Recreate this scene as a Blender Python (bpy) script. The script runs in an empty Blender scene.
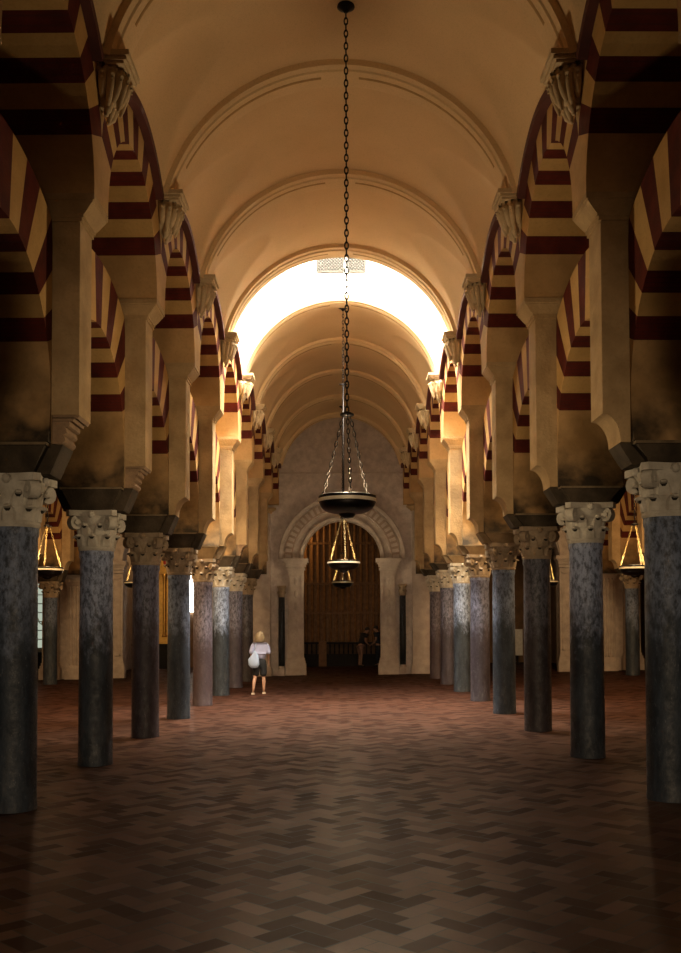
import bpy, bmesh, math, random
from mathutils import Vector, Matrix
PI = math.pi
random.seed(7)
C = bpy.context.scene.collection
SC = bpy.context.scene

# ------------------------------------------------------------------ camera, world, light, exposure
F = 960.0
PITCH, ROLL = math.radians(2.0), math.radians(0.15)
cd = bpy.data.cameras.new('camera'); cam = bpy.data.objects.new('camera', cd); C.objects.link(cam)
cd.sensor_width = 36; cd.lens = F / 953 * 36
cd.shift_y = (148.0 - F * math.tan(PITCH)) / 953; cd.shift_x = -.8 / 953
cd.clip_end = 200
cam.matrix_world = Matrix.Translation((0, 0, 1.83)) @ Matrix.Rotation(PI / 2 + PITCH, 4, 'X') @ Matrix.Rotation(-ROLL, 4, 'Z')
SC.camera = cam
w = bpy.data.worlds.new('world'); SC.world = w; w.use_nodes = True
w.node_tree.nodes['Background'].inputs[0].default_value = (1.0, 0.8, 0.6, 1)
w.node_tree.nodes['Background'].inputs[1].default_value = 0.01
SC.view_settings.view_transform = 'Standard'; SC.view_settings.look = 'None'
SC.view_settings.gamma = 1; SC.view_settings.use_curve_mapping = False
SC.view_settings.exposure = 0.0
SC.cycles.max_bounces = 10; SC.cycles.diffuse_bounces = 7; SC.cycles.glossy_bounces = 4
SC.cycles.use_denoising = True
SC.cycles.sample_clamp_indirect = 6.0

def area(name, loc, size, power, col, rot=(0, 0, 0)):
    l = bpy.data.lights.new(name, 'AREA'); l.shape = 'RECTANGLE'; l.size, l.size_y = size
    l.energy = power; l.color = col
    o = bpy.data.objects.new(name, l); C.objects.link(o); o.location = loc; o.rotation_euler = rot
    return o
D0, S = 6.70, 3.15                      # column line k stands at D0 + S*k
def DK(k): return D0 + S * k
LY0, LY1 = DK(4) + .2, DK(5) - .2       # the lantern's bay
LYM = (LY0 + LY1) / 2
area('lantern_daylight', (0, LYM, 12.9), (4.2, 2.5), 6600, (1.0, .89, .70))
sl = bpy.data.lights.new('front_fill_spot', 'SPOT'); sl.energy = 3700; sl.color = (1.0, .73, .45)  # added fill from behind the camera; soft cone leaves the near corners dim
sl.spot_size = math.radians(41); sl.spot_blend = 1.0; sl.shadow_soft_size = 1.0
so = bpy.data.objects.new('front_fill_spot', sl); C.objects.link(so); so.location = (0, -6, 2.4)
so.rotation_euler = Vector((0, 40, -2.4)).to_track_quat('-Z', 'Y').to_euler()
for sx in (-1, 1):
    area('aisle_fill', (sx * 6.55, 19.0, 7.4), (3.0, 3.0), 900, (1.0, .64, .30), (math.radians(50), 0, 0))  # added unseen fill over each aisle, brightens the outer arcades

# ------------------------------------------------------------------ materials
def srgb(r, g, b):
    f = lambda v: (v / 255 / 12.92) if v / 255 <= .04045 else ((v / 255 + .055) / 1.055) ** 2.4
    return (f(r), f(g), f(b), 1)
class NT:
    def __init__(s, name):
        s.m = bpy.data.materials.new(name); s.m.use_nodes = True
        s.t = s.m.node_tree; s.b = s.t.nodes['Principled BSDF']
        s.pos = s.n('ShaderNodeNewGeometry').outputs['Position']
    def n(s, t, **kw):
        x = s.t.nodes.new(t)
        for k, v in kw.items(): setattr(x, k, v)
        return x
    def link(s, a, b): s.t.links.new(a, b)
    def noise(s, scale, detail=4, rough=.55, stretch=None):
        v = s.pos
        if stretch:
            mp = s.n('ShaderNodeMapping'); mp.inputs['Scale'].default_value = stretch; s.link(v, mp.inputs[0]); v = mp.outputs[0]
        x = s.n('ShaderNodeTexNoise'); x.inputs['Scale'].default_value = scale
        x.inputs['Detail'].default_value = detail; x.inputs['Roughness'].default_value = rough
        s.link(v, x.inputs['Vector']); return x.outputs[0]
    def ramp(s, f, lo, hi):
        x = s.n('ShaderNodeMapRange'); x.clamp = True
        x.inputs[1].default_value = lo; x.inputs[2].default_value = hi
        s.link(f, x.inputs[0]); return x.outputs[0]
    def mix(s, f, a, b):
        x = s.n('ShaderNodeMix', data_type='RGBA')
        for v, k in ((f, 0), (a, 6), (b, 7)):
            if isinstance(v, (tuple, float, int)): x.inputs[k].default_value = v
            else: s.link(v, x.inputs[k])
        return x.outputs[2]
    def math(s, op, a, b):
        x = s.n('ShaderNodeMath', operation=op)
        for v, k in ((a, 0), (b, 1)):
            if isinstance(v, (float, int)): x.inputs[k].default_value = v
            else: s.link(v, x.inputs[k])
        return x.outputs[0]
    def bump(s, h, strength=.3, dist=.02):
        x = s.n('ShaderNodeBump'); x.inputs['Strength'].default_value = strength; x.inputs['Distance'].default_value = dist
        s.link(h, x.inputs['Height']); s.link(x.outputs[0], s.b.inputs['Normal'])
    def done(s, col, rough=.8, metal=0, spec=None):
        if isinstance(col, tuple): s.b.inputs['Base Color'].default_value = col
        else: s.link(col, s.b.inputs['Base Color'])
        s.b.inputs['Roughness'].default_value = rough; s.b.inputs['Metallic'].default_value = metal
        if spec is not None: s.b.inputs['Specular IOR Level'].default_value = spec
        return s.m
def stone(name, c1, c2, scale=3., rough=.85, bump=.25, fine=40., soot=None):
    t = NT(name)
    c = t.mix(t.ramp(t.noise(scale), .35, .68), c1, c2)
    c = t.mix(t.math('MULTIPLY', t.ramp(t.noise(fine, 3), .5, .75), .35), c, tuple(x * .55 for x in c1[:3]) + (1,))
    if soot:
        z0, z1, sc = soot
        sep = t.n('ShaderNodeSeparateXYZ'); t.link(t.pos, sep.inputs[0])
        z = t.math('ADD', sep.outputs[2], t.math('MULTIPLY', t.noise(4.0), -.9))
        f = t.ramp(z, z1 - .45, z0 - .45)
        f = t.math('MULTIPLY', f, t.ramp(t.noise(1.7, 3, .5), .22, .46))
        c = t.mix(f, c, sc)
    t.bump(t.noise(fine * .7, 5), bump, .015)
    return t.done(c, rough, spec=.2)
def plain(name, c, rough=.7, metal=0, scale=8., var=.8):
    t = NT(name); c2 = tuple(x * var for x in c[:3]) + (1,)
    return t.done(t.mix(t.ramp(t.noise(scale), .35, .65), c, c2), rough, metal)
def emit(name, c, strength):
    t = NT(name); t.b.inputs['Emission Color'].default_value = c; t.b.inputs['Emission Strength'].default_value = strength
    return t.done((.02, .02, .02, 1), .5)
def marble(name, dark, light, top, hi):
    """column shaft stone: dark polished foot, worn lighter upper half, pale scratches and flecks"""
    t = NT(name)
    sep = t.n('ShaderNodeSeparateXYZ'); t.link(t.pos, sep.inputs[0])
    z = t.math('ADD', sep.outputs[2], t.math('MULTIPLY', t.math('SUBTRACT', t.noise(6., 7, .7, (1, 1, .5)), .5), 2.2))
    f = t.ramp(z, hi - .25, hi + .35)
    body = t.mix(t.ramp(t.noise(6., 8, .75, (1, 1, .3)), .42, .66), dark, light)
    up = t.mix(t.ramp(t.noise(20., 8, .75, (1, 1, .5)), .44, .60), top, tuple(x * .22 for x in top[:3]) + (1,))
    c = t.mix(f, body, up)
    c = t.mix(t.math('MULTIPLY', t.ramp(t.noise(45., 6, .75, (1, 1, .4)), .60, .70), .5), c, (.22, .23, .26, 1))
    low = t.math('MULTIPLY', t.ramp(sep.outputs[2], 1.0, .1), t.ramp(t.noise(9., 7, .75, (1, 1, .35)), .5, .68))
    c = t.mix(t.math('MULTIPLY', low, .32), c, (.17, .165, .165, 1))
    t.bump(t.noise(30., 7, .75), .45, .012)
    r = t.n('ShaderNodeMapRange'); r.inputs[3].default_value = .38; r.inputs[4].default_value = .7
    t.link(t.ramp(t.noise(12., 5, .7), .35, .65), r.inputs[0])
    m = t.done(c, .45, spec=.35); t.link(r.outputs[0], t.b.inputs['Roughness']); return m

M = {}
M['plaster'] = stone('plaster', (.50, .315, .145, 1), (.36, .215, .09, 1), 1.6, .9, .3, 22.)
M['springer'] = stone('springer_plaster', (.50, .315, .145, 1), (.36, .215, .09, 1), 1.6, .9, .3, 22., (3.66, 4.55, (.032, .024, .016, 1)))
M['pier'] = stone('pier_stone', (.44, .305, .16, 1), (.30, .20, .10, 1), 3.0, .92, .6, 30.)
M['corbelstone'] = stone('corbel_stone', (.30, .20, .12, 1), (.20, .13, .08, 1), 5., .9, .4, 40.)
M['white'] = stone('pale_voussoir', (.55, .345, .135, 1), (.44, .265, .095, 1), 2.2, .9, .2, 30.)
def brick_red():
    t = NT('red_brick_voussoir')
    c = t.mix(t.ramp(t.noise(4.), .35, .7), (.115, .018, .010, 1), (.06, .011, .008, 1))
    sep = t.n('ShaderNodeSeparateXYZ'); t.link(t.pos, sep.inputs[0])
    wv = t.n('ShaderNodeTexWave', wave_type='BANDS', bands_direction='Z'); wv.inputs['Scale'].default_value = 9
    t.link(t.pos, wv.inputs[0])
    c = t.mix(t.math('MULTIPLY', t.ramp(wv.outputs[0], .8, 1.), .5), c, (.05, .02, .015, 1))
    t.bump(t.noise(30.), .3, .01)
    return t.done(c, .9, spec=.15)
M['red'] = brick_red()
M['rim'] = plain('dark_red_rim', (.10, .022, .014, 1), .8)
M['vault'] = stone('vault_plaster', (.74, .53, .30, 1), (.67, .47, .26, 1), .8, .92, .1, 55.)
M['rib'] = stone('rib_plaster', (.76, .56, .33, 1), (.69, .50, .28, 1), 1.2, .92, .08, 40.)
M['groove'] = plain('rib_inset', (.43, .26, .10, 1), .9)
M['stucco'] = stone('stucco', (.64, .50, .32, 1), (.52, .39, .23, 1), 5., .85, .3, 40.)
M['capital'] = stone('capital_stone', (.50, .47, .41, 1), (.34, .31, .26, 1), 7., .85, .35, 45.)
M['tip_shade'] = plain('leaf_tip_shade', (.018, .015, .012, 1), .95)  # dark tone standing in for the shade under curled leaf tips
M['capital_dark'] = stone('capital_stone_brown', (.30, .23, .16, 1), (.20, .15, .10, 1), 7., .8, .35, 45.)
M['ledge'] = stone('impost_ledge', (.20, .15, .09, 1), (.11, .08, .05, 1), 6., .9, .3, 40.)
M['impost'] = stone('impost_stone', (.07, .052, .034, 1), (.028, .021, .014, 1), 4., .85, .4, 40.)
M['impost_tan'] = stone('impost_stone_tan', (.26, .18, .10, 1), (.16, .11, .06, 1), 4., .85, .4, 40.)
M['greystone'] = stone('end_wall_stone', (.55, .475, .43, 1), (.40, .34, .305, 1), 5., .9, .4, 26.)
M['palestone'] = stone('portal_stone', (.47, .40, .35, 1), (.35, .295, .26, 1), 4., .85, .3, 30.)
M['dentil'] = stone('dentil_stone', (.50, .43, .38, 1), (.38, .32, .28, 1), 4., .85, .3, 30.)
M['bandshade'] = stone('archivolt_shade', (.36, .275, .225, 1), (.27, .205, .165, 1), 4., .85, .3, 30.)  # portal stone darkened to paint the recess shade between dentils
M['lantern'] = plain('lantern_plaster', (.88, .86, .82, 1), .9, var=.97)
M['lattice'] = plain('lattice_iron', (.02, .018, .015, 1), .9)
M['blackmarble'] = marble('black_marble', (.012, .014, .017, 1), (.03, .034, .04, 1), (.04, .045, .055, 1), 2.0)
M['iron'] = plain('lamp_iron', (.018, .016, .016, 1), .42, .85)
M['brass'] = plain('lamp_brass', (.62, .45, .20, 1), .28, 1.)
M['chainmetal'] = plain('tarnished_chain', (.26, .19, .09, 1), .4, .9)
M['silver'] = plain('lamp_rim_silver', (.95, .88, .70, 1), .35, .35)
M['flame'] = emit('lamp_glass', (1, .72, .35, 1), 9.)
M['wood'] = stone('screen_wood', (.22, .11, .04, 1), (.14, .065, .022, 1), 6., .5, .2, 40.)
M['darkwood'] = plain('dark_wood', (.012, .010, .010, 1), .85)
M['gold'] = plain('gilding', (.75, .45, .12, 1), .35, .9)
M['redcloth'] = plain('red_cloth', (.30, .02, .02, 1), .8)
M['daywindow'] = emit('bright_window', (1, .97, .9, 1), 11.)
M['greywindow'] = emit('dull_window', (1, .95, .85, 1), .45)
M['greenwindow'] = emit('pale_green_window', (.85, .95, .75, 1), .5)
M['skin'] = plain('skin', (.38, .22, .15, 1), .55, var=.92)
M['hair_blond'] = plain('blond_hair', (.30, .225, .13, 1), .6, scale=60, var=.55)
M['hair_dark'] = plain('dark_hair', (.02, .014, .01, 1), .5)
M['blouse'] = plain('pale_lilac_blouse', (.36, .39, .60, 1), .8, var=.9)
M['navy'] = plain('black_shorts', (.012, .014, .018, 1), .8)
M['bag'] = plain('pale_blue_bag', (.36, .47, .70, 1), .75, var=.9)
M['shoe'] = plain('pale_sandal', (.55, .47, .38, 1), .6)
M['blackcloth'] = plain('black_shirt', (.01, .01, .012, 1), .85)
M['pinkcloth'] = plain('faded_pink_shorts', (.34, .20, .16, 1), .85)
M['bluecloth'] = plain('dark_blue_clothes', (.02, .028, .045, 1), .85)
M['paper'] = plain('white_paper', (.7, .7, .72, 1), .8)

# ------------------------------------------------------------------ mesh helpers
class MB:
    """collects vertices, faces and material indices for ONE mesh"""
    def __init__(s): s.v, s.f, s.m = [], [], []
    def add(s, vs, fs, mi=0):
        o = len(s.v); s.v += [tuple(p) for p in vs]; s.f += [tuple(i + o for i in f) for f in fs]; s.m += [mi] * len(fs)
    def box(s, x0, x1, y0, y1, z0, z1, mi=0):
        s.add([(x, y, z) for z in (z0, z1) for y in (y0, y1) for x in (x0, x1)],
              [(0, 2, 3, 1), (4, 5, 7, 6), (0, 1, 5, 4), (2, 6, 7, 3), (0, 4, 6, 2), (1, 3, 7, 5)], mi)
    def loft(s, rings, mi=0, cap=True, closed=True):
        n = len(rings[0]); vs = [p for r in rings for p in r]; fs = []
        for i in range(len(rings) - 1):
            for j in range(n if closed else n - 1):
                a, b = i * n + j, i * n + (j + 1) % n
                fs.append((a, b, b + n, a + n))
        if cap:
            fs.append(tuple(range(n))[::-1]); fs.append(tuple((len(rings) - 1) * n + j for j in range(n)))
        s.add(vs, fs, mi)
    def lathe(s, prof, seg=24, c=(0, 0, 0), mi=0, cap=True):
        s.loft([[(c[0] + r * math.cos(2 * PI * j / seg), c[1] + r * math.sin(2 * PI * j / seg), c[2] + z) for j in range(seg)] for r, z in prof], mi, cap)
    def tube(s, pts, r, seg=8, mi=0, closed=False):
        pts = [Vector(p) for p in pts]; rings = []
        n = len(pts)
        for i, p in enumerate(pts):
            d = (pts[(i + 1) % n] - pts[i - 1]) if closed else (pts[min(i + 1, n - 1)] - pts[max(i - 1, 0)])
            d.normalize()
            u = d.cross(Vector((0, 0, 1)))
            if u.length < 1e-3: u = d.cross(Vector((0, 1, 0)))
            u.normalize(); v = d.cross(u)
            rr = r[i] if isinstance(r, (list, tuple)) else r
            rings.append([tuple(p + u * rr * math.cos(2 * PI * j / seg) + v * rr * math.sin(2 * PI * j / seg)) for j in range(seg)])
        if closed: rings.append(rings[0]); s.loft(rings, mi, False)
        else: s.loft(rings, mi)
    def prism(s, poly, axis, a, b, mi=0):
        """extrude a 2-D outline: axis 'y' takes (x,z), 'x' takes (y,z), 'z' takes (x,y)"""
        P = {'y': lambda p, t: (p[0], t, p[1]), 'x': lambda p, t: (t, p[0], p[1]), 'z': lambda p, t: (p[0], p[1], t)}[axis]
        s.loft([[P(p, a) for p in poly], [P(p, b) for p in poly]], mi)
    def ball(s, c, r, seg=12, rings=8, mi=0):
        rx, ry, rz = r if isinstance(r, tuple) else (r, r, r)
        rg = [[(c[0] + rx * math.sin(PI * i / rings) * math.cos(2 * PI * j / seg), c[1] + ry * math.sin(PI * i / rings) * math.sin(2 * PI * j / seg), c[2] - rz * math.cos(PI * i / rings)) for j in range(seg)] for i in range(rings + 1)]
        rg[0] = [(c[0] + 1e-4 * math.cos(2 * PI * j / seg), c[1] + 1e-4 * math.sin(2 * PI * j / seg), c[2] - rz) for j in range(seg)]
        rg[-1] = [(x, y, c[2] + rz) for x, y, _ in rg[0]]
        s.loft(rg, mi)
    def mesh(s, name, mats, smooth=False, angle=None):
        me = bpy.data.meshes.new(name); me.from_pydata(s.v, [], s.f)
        for m in (mats if isinstance(mats, (list, tuple)) else [mats]): me.materials.append(m)
        me.polygons.foreach_set('material_index', s.m)
        bm = bmesh.new(); bm.from_mesh(me); bmesh.ops.recalc_face_normals(bm, faces=bm.faces); bm.to_mesh(me); bm.free()
        if smooth: 
            me.polygons.foreach_set('use_smooth', [True] * len(me.polygons))
            if angle: me.set_sharp_from_angle(angle=math.radians(angle))
        me.update(); return me
    def obj(s, name, mats, parent=None, smooth=False, angle=None):
        return link(name, s.mesh(name, mats, smooth, angle), parent)
def link(name, me, parent=None, mats=None):
    o = bpy.data.objects.new(name, me); C.objects.link(o)
    if parent: o.parent = parent
    return o
def tag(o, label=None, cat=None, group=None, kind=None):
    if label: o['label'] = label
    if cat: o['category'] = cat
    if group: o['group'] = group
    if kind: o['kind'] = kind
    return o
def thing(name, loc, label, cat, group=None, rz=0):
    o = bpy.data.objects.new(name, None); C.objects.link(o); o.location = loc; o.rotation_euler = (0, 0, rz); o.empty_display_size = .2
    return tag(o, label, cat, group)
def struct(o): o['kind'] = 'structure'; return o
ORD = ['', 'first', 'second', 'third', 'fourth', 'fifth', 'sixth', 'seventh', 'eighth', 'ninth']

def XK(k): return 3.345 - .0085 * (DK(k) - DK(1))   # the two rows draw together slightly towards the end wall
TILT = math.tan(math.radians(.75))        # the old floor and its rows sit a little lower on one side
def FZ(x): return x * TILT
XC = 3.335                                 # centre line of the arcades
YE = DK(9) + .013                          # front of the end wall
# ================================================================== structure
# floor: herringbone bricks over a mortar bed
def make_floor():
    nx0, nx1, ny0, ny1 = -15.5, 15.5, 2.2, 44.5
    bed = MB(); bed.box(nx0 - .5, nx1 + .5, -6, ny1 + .5, -.12, -.004); vs, fs, col = [], [], []
    L, W, g = .30, .15, .004
    rnd = random.Random(3)
    c45, s45 = math.cos(PI / 4), math.sin(PI / 4)
    N = 190
    cx, cy = 0, 23
    for i in range(-N, N):
        for j in range(-N, N):
            # herringbone lattice: pairs of an upright and a lying brick stepping by (W, W) and (2L... )
            k = (i - j) % 4
            if k == 0: x0, y0, x1, y1 = i * W, j * W, i * W + L, j * W + W
            elif k == 3: x0, y0, x1, y1 = i * W, j * W, i * W + W, j * W + L
            else: continue
            mx, my = (x0 + x1) / 2, (y0 + y1) / 2
            X, Y = cx + mx * c45 - my * s45, cy + mx * s45 + my * c45
            if not (nx0 < X < nx1 and ny0 < Y < ny1): continue
            tx, ty, dz = rnd.gauss(0, .007), rnd.gauss(0, .007), rnd.uniform(-.001, .001)
            b = len(vs)
            for px, py in ((x0 + g, y0 + g), (x1 - g, y0 + g), (x1 - g, y1 - g), (x0 + g, y1 - g)):
                vs.append((cx + px * c45 - py * s45, cy + px * s45 + py * c45, dz + (px - mx) * tx + (py - my) * ty))
            fs.append((b, b + 1, b + 2, b + 3)); col.append(.12 + .76 * rnd.random())
    me = bpy.data.meshes.new('floor'); me.from_pydata(vs, [], fs)
    at = me.attributes.new('tone', 'FLOAT', 'FACE'); at.data.foreach_set('value', col)
    t = NT('floor_brick')
    a = t.n('ShaderNodeAttribute', attribute_name='tone'); tone = a.outputs['Fac']
    c = t.mix(tone, (.018, .008, .006, 1), (.064, .023, .013, 1))
    c = t.mix(t.math('MULTIPLY', t.ramp(t.noise(.8, 4), .4, .7), .55), c, (.034, .015, .011, 1))
    c = t.mix(t.math('MULTIPLY', t.ramp(t.noise(14, 5), .5, .75), .4), c, (.02, .009, .006, 1))
    t.bump(t.noise(9., 3), .10, .01)
    r = t.n('ShaderNodeMapRange'); r.inputs[3].default_value = .29; r.inputs[4].default_value = .42
    t.link(t.math('ADD', t.math('MULTIPLY', tone, .5), t.math('MULTIPLY', t.noise(2.5), .5)), r.inputs[0])
    m = t.m; df = t.n('ShaderNodeBsdfDiffuse'); gl = t.n('ShaderNodeBsdfGlossy'); ms = t.n('ShaderNodeMixShader')
    t.link(c, df.inputs['Color']); t.link(r.outputs[0], gl.inputs['Roughness']); gl.inputs['Color'].default_value = (1, .9, .82, 1)
    t.link(t.math('ADD', t.math('MULTIPLY', tone, .065), .03), ms.inputs[0]); t.link(df.outputs[0], ms.inputs[1]); t.link(gl.outputs[0], ms.inputs[2])
    bp = [n for n in t.t.nodes if n.type == 'BUMP'][0]
    for q in (df, gl): t.link(bp.outputs[0], q.inputs['Normal'])
    t.link(ms.outputs[0], t.t.nodes['Material Output'].inputs['Surface']); t.t.nodes.remove(t.b)
    me.materials.append(m)
    o = link('floor', me); struct(o); o.rotation_euler = (0, -math.atan(TILT), 0)
    b = bed.obj('mortar_bed', plain('mortar', (.014, .008, .006, 1), .7), o)
make_floor()

# vault of the nave (ceiling), with lunettes over each upper arch
AX, ZS, BV = 2.45, 7.1, 2.37
ZFOOT = 7.70
def vault_z(x, dy):
    a = min(abs(x) / AX, 1.0)
    zb = max(ZS + BV * math.sqrt(max(0, 1 - a * a)), ZFOOT)
    t = (abs(x) - 1.25) / (AX - 1.25)
    if t > 0:
        zl = 8.10 + (9.10 - 8.10) * (1 - t ** 1.6) - (1.88 - math.sqrt(1.88 ** 2 - dy * dy))
        zb = max(zb, zl)
    return zb
def vfac(y): return (3.345 - .0085 * (y - DK(1)) - .86 - .004) / AX
def make_vault():
    mb = MB()
    for k in range(-1, 9):
        if k == 4: continue
        y0, ym = DK(k), DK(k) + S / 2
        nx, ny = 120, 48
        vs = []
        for j in range(ny + 1):
            y = y0 + S * j / ny
            for i in range(nx + 1):
                th = PI * i / nx; x = AX * (.5 * math.cos(th) + .5 * (1 - 2 * i / nx)); vs.append((x * vfac(y), y, vault_z(x, y - ym)))
        fs = [(j * (nx + 1) + i, j * (nx + 1) + i + 1, (j + 1) * (nx + 1) + i + 1, (j + 1) * (nx + 1) + i) for j in range(ny) for i in range(nx)]
        mb.add(vs, fs)
    o = mb.obj('ceiling', M['vault'], None, True, 28); struct(o)
    for sx in (-1, 1):                       # plain barrel over the aisles on both sides
        for c, nm in ((6.5, 'ceiling_aisle'), (13.1, 'ceiling_outer_aisle')):
            b = MB(); rg = []
            for y in (DK(0), YE - .02):
                rg.append([(sx * c + 2.1 * math.cos(PI * i / 16), y, 7.9 + 1.7 * math.sin(PI * i / 16)) for i in range(17)])
            b.loft(rg, 0, False, False); struct(b.obj(nm, M['vault'], None, True))
    # transverse ribs
    for k in range(-1, 10):
        y = DK(k) if k < 9 else DK(9) - .42
        n = 48; mb = MB()
        def band(hw, d0, d1, a0=.235, a1=PI - .235, n=48, mi=0):
            rings = []
            for i in range(n + 1):
                th = a0 + (a1 - a0) * i / n; c, s_ = math.cos(th), math.sin(th)
                pin = lambda d, yy: ((AX - d) * c * vfac(yy), yy, ZS + (BV - d) * s_)
                rings.append([pin(d0, y - hw), pin(d1, y - hw + .03), pin(d1, y + hw - .03), pin(d0, y + hw)])
            mb.loft(rings, mi)
        band(.30, -.06, .07)
        band(.17, .06, .09)
        o = mb.obj('vault_rib', M['rib'], None, True, 30)
        struct(o)
        o.name = 'trim_1' if k == -1 else 'trim_%d' % (k + 2)
        mb2 = MB()
        mb = mb2
        band(.05, .08, .094, .46, PI / 2 - .11, 24); band(.05, .08, .094, PI / 2 + .11, PI - .46, 24)
        mb2.obj('inset_line', M['groove'], o, True, 30)
make_vault()

# skylit lantern over the fourth bay
def make_lantern():
    H = 13.2
    for nm, y0, y1 in (('wall_lantern_front', LY0 - .14, LY0 + .06), ('wall_lantern_rear', LY1 - .06, LY1 + .14)):
        mb = MB(); n = 40; rings = []
        for i in range(n + 1):
            th = .265 + (PI - .53) * i / n; x, z = (AX - .02) * math.cos(th), ZS + (BV - .02) * math.sin(th)
            rings.append([(x, y0, z), (x, y1, z), (x, y1, H), (x, y0, H)])
        if 'rear' in nm:                     # leave the grilled window open in the middle
            pass
        mb.loft(rings); struct(mb.obj(nm, M['lantern']))
    for sx, nm in ((-1, 'wall_lantern_left'), (1, 'wall_lantern_right')):
        mb = MB()
        ym = DK(4) + S / 2               # plastered wall over the upper arch, cut to its round back
        lo = [(ym - 1.885 * math.cos(PI * i / 24), 6.215 + 1.885 * math.sin(PI * i / 24)) for i in range(5, 20)]
        lo = [(LY0 + .07, 7.75), (ym - 1.2, 7.75)] + [q for q in lo if q[1] > 7.75] + [(ym + 1.2, 7.75), (LY1 - .07, 7.75)]
        mb.loft([[(sx * 2.32, y, z), (sx * 2.38, y, z), (sx * 2.38, y, H), (sx * 2.32, y, H)] for y, z in lo])
        struct(mb.obj(nm, M['lantern']))
    mb = MB(); mb.box(-2.45, 2.45, LY0 - .2, LY1 + .2, H + .005, H + .1); struct(mb.obj('ceiling_lantern', M['lantern']))
    # windows: glowing panes behind iron lattices, one on the rear wall, two on each side, one in front
    def win(nm, cx, cz, w_, h_, y, face):
        p = MB()
        if face == 'rear': p.box(cx - w_ / 2, cx + w_ / 2, y - .02, y - .01, cz - h_ / 2, cz + h_ / 2)
        elif face == 'front': p.box(cx - w_ / 2, cx + w_ / 2, y + .01, y + .02, cz - h_ / 2, cz + h_ / 2)
        o = p.obj(nm, M['greywindow' if face == 'rear' else 'daywindow']); struct(o)
        f = MB(); yy = y - .03 if face == 'rear' else y + .03
        nb = int(w_ / .075) + 2
        for i in range(-nb, nb + 1):         # diagonal lattice bars, clipped to the opening
            for d in (1, -1):
                pts = []
                for tt in (0, 1):
                    pts.append((cx + i * .075 * 1.0 + d * (tt - .5) * h_, cz + (tt - .5) * h_))
                (xa, za), (xb, zb) = pts
                def clip(t0, t1):
                    dx = xb - xa
                    for lim, sg in ((cx - w_ / 2, 1), (cx + w_ / 2, -1)):
                        fa, fb = (xa - lim) * sg, (xb - lim) * sg
                        if fa < 0 and fb < 0: return None
                        if fa < 0: t0 = max(t0, fa / (fa - fb))
                        if fb < 0: t1 = min(t1, fa / (fa - fb))
                    return (t0, t1) if t1 - t0 > .03 else None
                r = clip(0, 1)
                if r: f.tube([(xa + (xb - xa) * t, yy, za + (zb - za) * t) for t in r], .017, 4)
        for xx in (cx - w_ / 2, cx + w_ / 2): f.box(xx - .02, xx + .02, yy - .02, yy + .02, cz - h_ / 2, cz + h_ / 2)
        for zz in (cz - h_ / 2, cz + h_ / 2): f.box(cx - w_ / 2, cx + w_ / 2, yy - .02, yy + .02, zz - .02, zz + .02)
        f.obj('lattice', M['lattice'], o)
    win('window_1', -.24, 10.40, .62, .66, LY1 - .07, 'rear')
    win('window_2', .38, 10.40, .40, .66, LY1 - .07, 'rear')
    win('window_3', 0, 11.2, 2.6, 2.4, LY0 + .07, 'front')
    for i, sx in enumerate((-1, 1)):
        p = MB(); p.box(sx * 2.295, sx * 2.31, LYM - .9, LYM + .9, 9.9, 12.4); struct(p.obj('window_%d' % (4 + i), M['daywindow']))
make_lantern()

# end wall with arched openings, rooms behind
PORT = [(.03, 0), (-6.55, 1), (6.55, 1), (-12.25, 2), (12.25, 2)]
PH, PZ = 1.43, 4.22
def make_end():
    mb = MB(); edges = [-16, -9.6, -3.28, 3.28, 9.6, 16]; y0, y1, zt = YE, YE + .6, 10.2
    for x0, x1, cx in ((-16, -9.6, -12.25), (-9.6, -3.28, -6.55), (-3.28, 3.28, .03), (3.28, 9.6, 6.55), (9.6, 16, 12.25)):
        mb.box(x0, cx - PH, y0, y1, -.3, PZ); mb.box(cx + PH, x1, y0, y1, -.3, PZ)
        n = 32; rings = []
        for i in range(n + 1):
            th = PI * i / n; c, s_ = math.cos(th), math.sin(th)
            ex = (x1 - cx) if c > 0 else (cx - x0)
            sc = min(ex / abs(c) if abs(c) > 1e-6 else 1e9, (zt - PZ) / s_ if s_ > 1e-6 else 1e9)
            pi_, po = (cx + PH * c, PZ + PH * s_), (cx + sc * c, PZ + sc * s_)
            rings.append([(pi_[0], y0, pi_[1]), (po[0], y0, po[1]), (po[0], y1, po[1]), (pi_[0], y1, pi_[1])])
            if i < n:                        # keep the upper corners square
                th2 = PI * (i + .5) / n
        mb.loft(rings)
        for sx, xx in ((1, x1), (-1, x0)):   # corner fill
            a = math.atan2(zt - PZ, abs(xx - cx))
        mb.box(x0, x1, y0 + .05, y1 - .05, PZ + 3.0, zt - .001)
    struct(mb.obj('wall_end', M['greystone']))
    mb = MB(); mb.box(-2.42, 2.42, YE - .04, YE + .02, 7.36, 7.42); struct(mb.obj('trim_12', M['palestone']))
    b = MB(); b.box(-16, 16, 43.4, 43.6, -.3, 7.2); struct(b.obj('wall_rear', stone('chapel_wall', (.20, .12, .07, 1), (.13, .08, .05, 1))))
    b = MB(); b.box(-16, 16, YE + .5, 43.6, 6.9, 7.1); struct(b.obj('ceiling_chapel', M['greystone']))
    for i, x in enumerate((-9.4, -3.1, 3.1, 9.4)):
        b = MB(); b.box(x - .12, x + .12, YE + .6, 43.4, -.3, 6.9); struct(b.obj('wall_chapel_%d' % (i + 1), M['greystone']))
    for sx, nm in ((-1, 'wall_left'), (1, 'wall_right')):
        b = MB(); b.box(sx * 15.6, sx * 15.8, DK(0), 43.6, -.3, 9); struct(b.obj(nm, M['plaster']))
make_end()

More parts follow.
